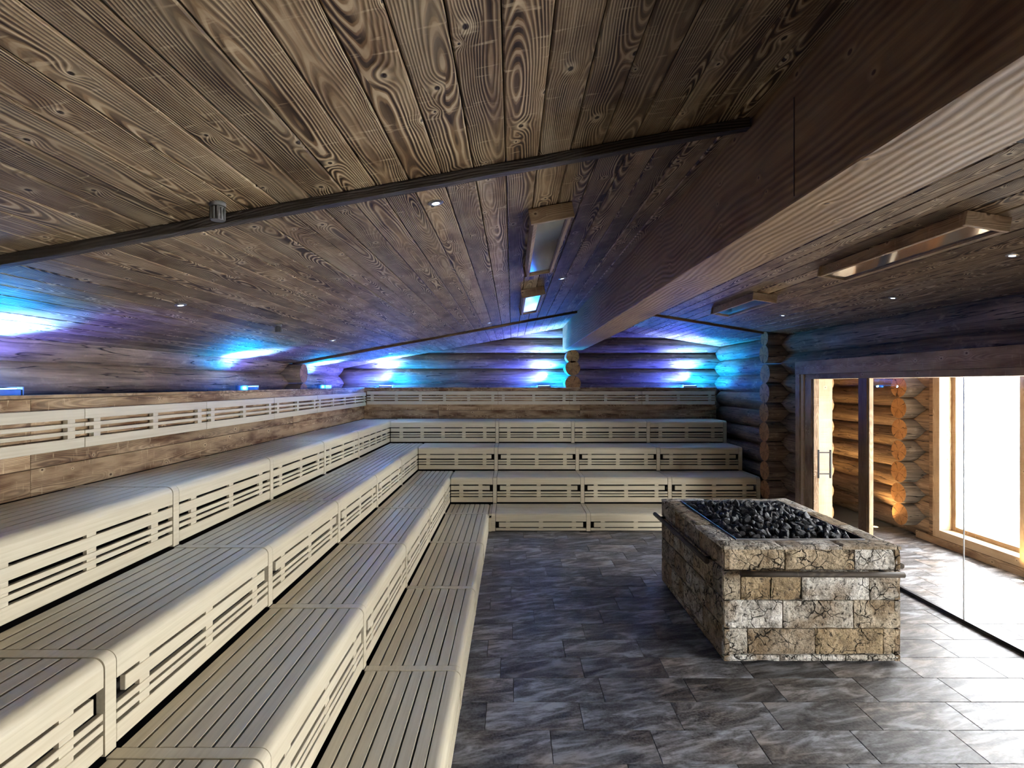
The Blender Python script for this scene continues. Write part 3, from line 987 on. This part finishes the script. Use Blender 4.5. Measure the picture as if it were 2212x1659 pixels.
post = empty('trim_7', (3.967, 5.73, 0))
tag(post, 'slim dark wooden post between glass door and fixed glazing', 'trim', kind='structure')
op = (3.967, 5.73, 0)
vboard('post_board', 3.93, 4.005, 5.672, 5.812, 0.0, 2.165, M['brown_batten'], post, op)
vboard('post_edge', 3.945, 3.99, 5.655, 5.668, 0.0, 2.165, M['pale_casing'], post, op)

gw = empty('window_1', (3.967, 3.0, 0))
tag(gw, 'frameless floor to ceiling glazing beside the stove', 'glazing', kind='structure')
og = (3.967, 3.0, 0)
pane('glass_pane', 4.500, 5.652, 0.02, 2.16, gw, og)
pane('glass_pane', 2.30, 4.490, 0.02, 2.16, gw, og)
pane('glass_pane', 0.10, 2.29, 0.02, 2.16, gw, og)
pane('glass_pane', Y_NEAR, 0.09, 0.02, 2.16, gw, og)
for yy in (4.495, 2.295, 0.095):
    box('glass_joint', -0.004, 0.004, yy - 3.0 - .004, yy - 3.0 + .004, 0.02, 2.16, M['silicone'], gw)
box('floor_channel', -0.014, 0.016, Y_NEAR - 3.0, 5.655 - 3.0, 0.0, 0.035, M['black'], gw)

# ------------------------------------------------------------------ anteroom
XA = 5.62                      # inner face of the anteroom log wall
wa = obj('wall_anteroom', box_mesh(0.06, 3.2, 2.9, M['deck']), None, (XA + 0.17, 8.6, 1.4))
tag(wa, 'log wall of the anteroom seen through the glass door', 'wall', kind='structure')
oa = (XA + 0.17, 8.6, 1.4)
AP = 0.298
for k in range(8):
    z = 2.205 - AP * k + 0.0
    m_ = ['log_warm', 'log_warm', 'log_warm', 'log_warm'][k % 4]
    add_log(wa, (0, 6.86 - oa[1], z - oa[2]), 'y', 10.2 - 6.86, 0.165, m_, 'log_end_warm')
for k in range(8):
    z = 2.06 - AP * k
    if z < 0: break
    add_log(wa, (5.44 + random.uniform(-.015, .015) - oa[0], 7.20 - oa[1], z - oa[2]), 'x', 0.5, 0.148 * random.uniform(.95, 1.03), 'log_grey', 'log_end_warm')
# far closing wall of the anteroom
we = obj('wall_anteroom_end', box_mesh(2.2, 0.1, 2.9, M['plaster']), None, (5.1, 10.3, 1.4))
tag(we, 'brown wall at the far end of the anteroom', 'wall', kind='structure')
wn_ = obj('wall_anteroom_near', box_mesh(1.9, 0.1, 2.9, M['plaster']), None, (5.05, Y_NEAR - 0.1, 1.4))
tag(wn_, 'brown wall at the near end of the anteroom', 'wall', kind='structure')
ca = obj('ceiling_anteroom', box_mesh(1.62, 12.2, 0.1, M['casing']), None, (5.08, 4.35, 2.72))
tag(ca, 'plain wooden ceiling of the anteroom', 'ceiling', kind='structure')
# windows in the outer wall
def window(i):
    ya = WIN_YS[i]; yb = ya + WIN_W
    w = empty('window_%d' % (i + 2), (XA, ya, 0))
    tag(w, 'wood framed window onto the snow, %s from the log corner' % ORD[i], 'window', kind='structure')
    o = (XA, ya, 0)
    hgt = 2.40
    z0 = 0.235
    # outer casing facing the room
    vboard('casing_board', 5.55, 5.585, yb + 0.0, yb + 0.105, 0.10, hgt + .1, M['pale_casing'], w, o)
    vboard('casing_board', 5.55, 5.585, ya - 0.105, ya, 0.10, hgt + .1, M['pale_casing'], w, o)
    vboard('casing_board', 5.55, 5.585, ya, yb, 0.10, 0.20, M['pale_casing'], w, o, 'y')
    vboard('casing_board', 5.55, 5.585, ya, yb, hgt, hgt + .1, M['pale_casing'], w, o, 'y')
    # reveal
    vboard('jamb_board', 5.586, 5.80, yb, yb + 0.03, 0.20, hgt, M['pale_casing'], w, o)
    vboard('jamb_board', 5.586, 5.80, ya - 0.03, ya, 0.20, hgt, M['pale_casing'], w, o)
    vboard('sill_board', 5.586, 5.80, ya, yb, 0.17, 0.20, M['pale_casing'], w, o, 'y')
    vboard('head_board', 5.586, 5.80, ya, yb, hgt, hgt + 0.03, M['pale_casing'], w, o, 'y')
    # sash
    vboard('sash_stile', 5.71, 5.765, yb - 0.06, yb, 0.20, hgt, M['casing'], w, o)
    vboard('sash_stile', 5.71, 5.765, ya, ya + 0.06, 0.20, hgt, M['casing'], w, o)
    vboard('sash_rail', 5.71, 5.765, ya + .06, yb - .06, 0.20, 0.255, M['casing'], w, o, 'y')
    vboard('sash_rail', 5.71, 5.765, ya + .06, yb - .06, hgt - .06, hgt, M['casing'], w, o, 'y')
    pane('glass_pane', ya + .06, yb - .06, 0.255, hgt - .06, w, o, x=5.74)
    return w
for i in range(len(WIN_YS)): window(i)
bb = empty('baseboard_anteroom', (5.56, 4, 0))
tag(bb, 'low wooden baseboard under the anteroom windows', 'baseboard', kind='structure')
vboard('board', 5.55, 5.575, Y_NEAR, 7.04, 0.0, 0.095, M['casing'], bb, (5.56, 4, 0), 'y')
# outer wall pieces between and around the windows
wo = empty('wall_outer', (5.7, 3, 0))
tag(wo, 'outer wall around the anteroom windows', 'wall', kind='structure')
def wpiece(y0, y1, z0, z1):
    box('wall_piece', 5.59 - 5.7, 5.80 - 5.7, y0 - 3, y1 - 3, z0, z1, M['log_warm'], wo)
top_y = WIN_YS[0] + WIN_W
wpiece(Y_NEAR, top_y + 0.03, 2.43, 2.67)
wpiece(Y_NEAR, top_y + 0.03, 0.0, 0.17)
for i, ya in enumerate(WIN_YS):
    y_lo = WIN_YS[i + 1] + WIN_W + 0.03 if i < len(WIN_YS) - 1 else Y_NEAR
    if ya - 0.03 - y_lo > 0.01: wpiece(y_lo, ya - 0.03, 0.17, 2.43)
wpiece(top_y + 0.03, 6.86, 0.0, 2.67)

# ------------------------------------------------------------------ outside
gr = obj('snow_ground', box_mesh(60, 90, 0.2, M['snow']), None, (36.0, 5, -0.3))
tag(gr, 'snow covered ground outside the windows', 'ground', kind='structure')
gwall = empty('garden_wall', (13, 12, -0.2))
tag(gwall, 'low pale garden wall of squared stones outside in the snow', 'wall')
zz = 0.0
for r_ in range(3):
    hgt = (0.36, 0.33, 0.30)[r_]
    yy = -4.0 + (0.35 if r_ % 2 else 0)
    while yy < 5.5:
        ln = random.uniform(.75, 1.15)
        box('stone', -0.2, 0.2, yy, yy + ln - 0.02, zz, zz + hgt - 0.02, M['garden_stone'], gwall, 0.015)
        yy += ln
    zz += hgt

# ------------------------------------------------------------------ lamps
def add_light(name, typ, loc, energy, color, parent, **kw):
    d = bpy.data.lights.new(name, typ)
    d.energy = energy; d.color = color
    for k, v_ in kw.items():
        if k != 'rot': setattr(d, k, v_)
    o = bpy.data.objects.new(name, d)
    o.location = loc
    o.rotation_euler = kw.get('rot', (0, 0, 0))
    COL.objects.link(o)
    if parent is not None: o.parent = parent
    return o

def ring_mesh(r0, r1, t, mat, seg=20):
    v, f = [], []
    for i in range(seg):
        a = 2 * math.pi * i / seg
        c, s = math.cos(a), math.sin(a)
        v += [(r0 * c, r0 * s, 0), (r1 * c, r1 * s, 0), (r0 * c, r0 * s, -t), (r1 * c, r1 * s, -t * .5)]
    for i in range(seg):
        a, b = 4 * i, 4 * ((i + 1) % seg)
        f += [(a + 2, b + 2, b + 3, a + 3), (a + 3, b + 3, b + 1, a + 1), (a, b, b + 2, a + 2)]
    me = mesh_from(v, f)
    me.materials.append(mat)
    return me
def disc_mesh(r, mat, seg=20):
    me = mesh_from([(r * math.cos(2 * math.pi * i / seg), r * math.sin(2 * math.pi * i / seg), 0) for i in range(seg)], [tuple(range(seg - 1, -1, -1))])
    me.materials.append(mat)
    return me
ring_me = ring_mesh(0.019, 0.036, 0.006, M['steel'])
lens_me = disc_mesh(0.0195, M['led'])
def downlight(px, py, label):
    # where the line of sight through the pixel meets the ceiling
    u = (px - 1106) / 1106; w = (829.5 - py) / 1106
    if px < 1700 and not (px > 1400):
        y = 0.927 / (w - 0.184 * u); cf, ang = ceil_l, -A_L
    else:
        y = 1.411 / (w + 0.163 * u); cf, ang = ceil_r, A_R
    x = u * y
    d = empty('downlight', (x, y, cf(x)))
    d.rotation_euler = (0, ang, 0)
    tag(d, label, 'downlight', 'small round downlights in the ceiling')
    obj('trim_ring', ring_me, d, (0, 0, -0.001))
    obj('lens', lens_me, d, (0, 0, -0.003))
    add_light('spot', 'SPOT', (0, 0, -0.02), (36.0 if px < 1000 else 4.0), (0.28, 0.50, 1.0), d, spot_size=R(84), spot_blend=0.8, shadow_soft_size=0.02)
downlight(941, 437, 'small round downlight nearest the camera in the larger slope')
downlight(390, 658, 'small round downlight over the middle of the long bench run')
downlight(1214, 601, 'small round downlight beside the dark ceiling box close to the beam')
downlight(1057, 697, 'small round downlight just before the thin brown batten')
downlight(1168, 706, 'small round downlight near the beam behind the thin brown batten')
downlight(719, 735, 'small round downlight above the far end of the long benches')
downlight(843, 763, 'small round downlight above the corner of the benches')
downlight(2187, 551, 'largest small downlight above the stove in the smaller slope')
downlight(1929, 643, 'small round downlight above the glass door post')
downlight(1691, 681, 'small round downlight beside the far ceiling box of the smaller slope')
downlight(1507, 727, 'small round downlight over the end wall between beam and log corner')

# ceiling boxes with mirror-like panes
def ceiling_box(x0, x1, y0, y1, cf, ang, label):
    xm, ym = (x0 + x1) / 2, (y0 + y1) / 2
    b = empty('ceiling_box', (xm, ym, cf(xm)))
    b.rotation_euler = (0, ang, 0)
    tag(b, label, 'ceiling panel', 'framed boxes with dark panes under the ceiling')
    w, l, h, t = (x1 - x0), (y1 - y0), 0.085, 0.022
    def board(sx, sy, lx, ly):
        if sy > sx:
            obj('frame_board', box_mesh(h, sy, sx, M['casing'], 0.002), b, (lx, ly, -h / 2), (0, R(90), 0))
        else:
            o = obj('frame_board', box_mesh(h, sx, sy, M['casing'], 0.002), b, (lx, ly, -h / 2))
            o.rotation_euler = Matrix(((0, 1, 0), (0, 0, -1), (-1, 0, 0))).to_euler()
    board(t, l, -w / 2 + t / 2, 0); board(t, l, w / 2 - t / 2, 0)
    board(w + 0.03, t, 0, -l / 2 - t / 2); board(w + 0.03, t, 0, l / 2 + t / 2)
    obj('pane', box_mesh(w - 2 * t - .002, l - .004, 0.008, M['mirror']), b, (0, 0, -0.066))
ceiling_box(0.10, 0.31, 2.78, 4.12, ceil_l, -A_L, 'framed ceiling box with a bluish pane nearest the camera beside the beam')
ceiling_box(0.10, 0.31, 5.16, 6.40, ceil_l, -A_L, 'small far framed ceiling box with a bright blue pane beside the beam')
ceiling_box(2.60, 2.83, 2.93, 4.30, ceil_r, A_R, 'long framed ceiling box with a bright reflecting pane above the stove')
ceiling_box(2.60, 2.83, 5.50, 6.62, ceil_r, A_R, 'far framed ceiling box between beam and glass door')

# small sensors under the ceiling
def sensor(px, py, label, s):
    u = (px - 1106) / 1106; w = (829.5 - py) / 1106
    y = 0.927 / (w - 0.184 * u); x = u * y
    b = empty('sensor', (x, y, ceil_l(x)))
    tag(b, label, 'sensor', 'small ribbed ceiling sensors')
    obj('collar', tube_mesh(0.030 * s, 0.030 * s, 0.018, M['grey_plastic'], 18, M['grey_plastic']), b, (0, 0, 0.006), (R(-90), 0, 0))
    obj('body', tube_mesh(0.022 * s, 0.025 * s, 0.055, M['grey_plastic'], 18, M['grey_plastic']), b, (0, 0, -0.012), (R(-90), 0, 0))
    rib = box_mesh(0.006, 0.004, 0.046, M['grey_plastic'])
    for k in range(12):
        a = 2 * math.pi * k / 12
        obj('rib', rib, b, (math.cos(a) * 0.0255 * s, math.sin(a) * 0.0255 * s, -0.041), (0, 0, a))
sensor(470, 440, 'small grey ribbed sensor beside the dark ceiling batten', 1.0)
sensor(601, 702, 'small brown ribbed sensor hanging above the far long benches', 1.0)

# blue uplights lying on the ledge
BLUE = (0.045, 0.20, 1.0); CYAN = (0.0, 0.34, 1.0); VIOLET = (0.09, 0.09, 1.0)
def uplight(x, y, rz, label, tilt, e=1.0, glow=8.0, side=22, sp=1.0):
    b = empty('uplight', (x, y, 2.022), rz)
    tag(b, label, 'uplight', 'blue uplights lying on the ledge')
    prof_t = 0.05
    obj('housing', box_mesh(0.13, 0.24, 0.045, M['steel'], 0.004), b, (0, 0, 0.0225))
    obj('lens', box_mesh(0.10, 0.21, 0.006, M['blue_led']), b, (0, 0, 0.0485))
    for s in (-1, 1):
        obj('end_plate', box_mesh(0.14, 0.008, 0.06, M['steel']), b, (0, s * 0.127, 0.03))
    add_light('beam', 'SPOT', (0, 0, 0.07), 300.0 * e, (0.20, 0.36, 1.0), b, spot_size=R(100), spot_blend=0.7, shadow_soft_size=0.06, rot=(R(180), R(tilt), 0))
    add_light('side_beam', 'SPOT', (0.0, 0.10, 0.07), 110.0 * e * sp, CYAN, b, spot_size=R(120), spot_blend=0.5, shadow_soft_size=0.04, rot=(R(180 + side), R(tilt), 0))
    add_light('side_beam', 'SPOT', (0.0, -0.10, 0.07), 130.0 * e * sp, VIOLET, b, spot_size=R(120), spot_blend=0.5, shadow_soft_size=0.04, rot=(R(180 - side), R(tilt), 0))
    for s in (-1, 1):
        add_light('glow', 'POINT', (0.0, s * 0.19, 0.032), glow * e * 0.5, (0.012, 0.16, 1.0), b, shadow_soft_size=0.02)
uplight(-3.15, 3.1, 0, 'blue uplight on the ledge close to the camera above the long run', 0, 1.3)
uplight(-3.15, 6.1, 0, 'blue uplight on the ledge before the brown log end', 0, 1.2)
uplight(-3.15, 8.6, 0, 'blue uplight on the ledge between log end and corner', 0, 1.1)
uplight(-2.45, 9.98, R(90), 'blue uplight on the end wall ledge close to the corner', 0, 1.7, 60.0, 46, 2.2)
uplight(0.62, 9.98, R(90), 'blue uplight on the end wall ledge beside the log column', 0, 1.7, 60.0, 46, 2.2)
uplight(3.45, 9.98, R(90), 'blue uplight on the end wall ledge near the blue log side wall', 0, 1.7, 60.0, 46, 2.2)

# warm lights sunk in the anteroom floor
def floor_light(x, y, label, e):
    b = empty('floor_light', (x, y, 0.0))
    tag(b, label, 'floor light', 'round lights sunk in the anteroom floor')
    o = obj('trim_ring', ring_mesh(0.04, 0.055, 0.004, M['steel']), b, (0, 0, 0.001), (R(180), 0, 0))
    obj('lens', disc_mesh(0.041, M['warm_led']), b, (0, 0, 0.004), (R(180), 0, 0))
    add_light('spot', 'SPOT', (0, 0, 0.03), e, (1.0, 0.66, 0.30), b, spot_size=R(120), spot_blend=0.6, shadow_soft_size=0.03, rot=(R(180), 0, 0))
floor_light(5.33, 7.52, 'round warm floor light beside the stacked log ends', 60)
floor_light(5.40, 5.46, 'round warm floor light under the anteroom window', 30)
floor_light(4.95, 8.7, 'added warm floor light far back, brightening the anteroom log wall', 60)  # no lamp known here; added to light the log wall more evenly
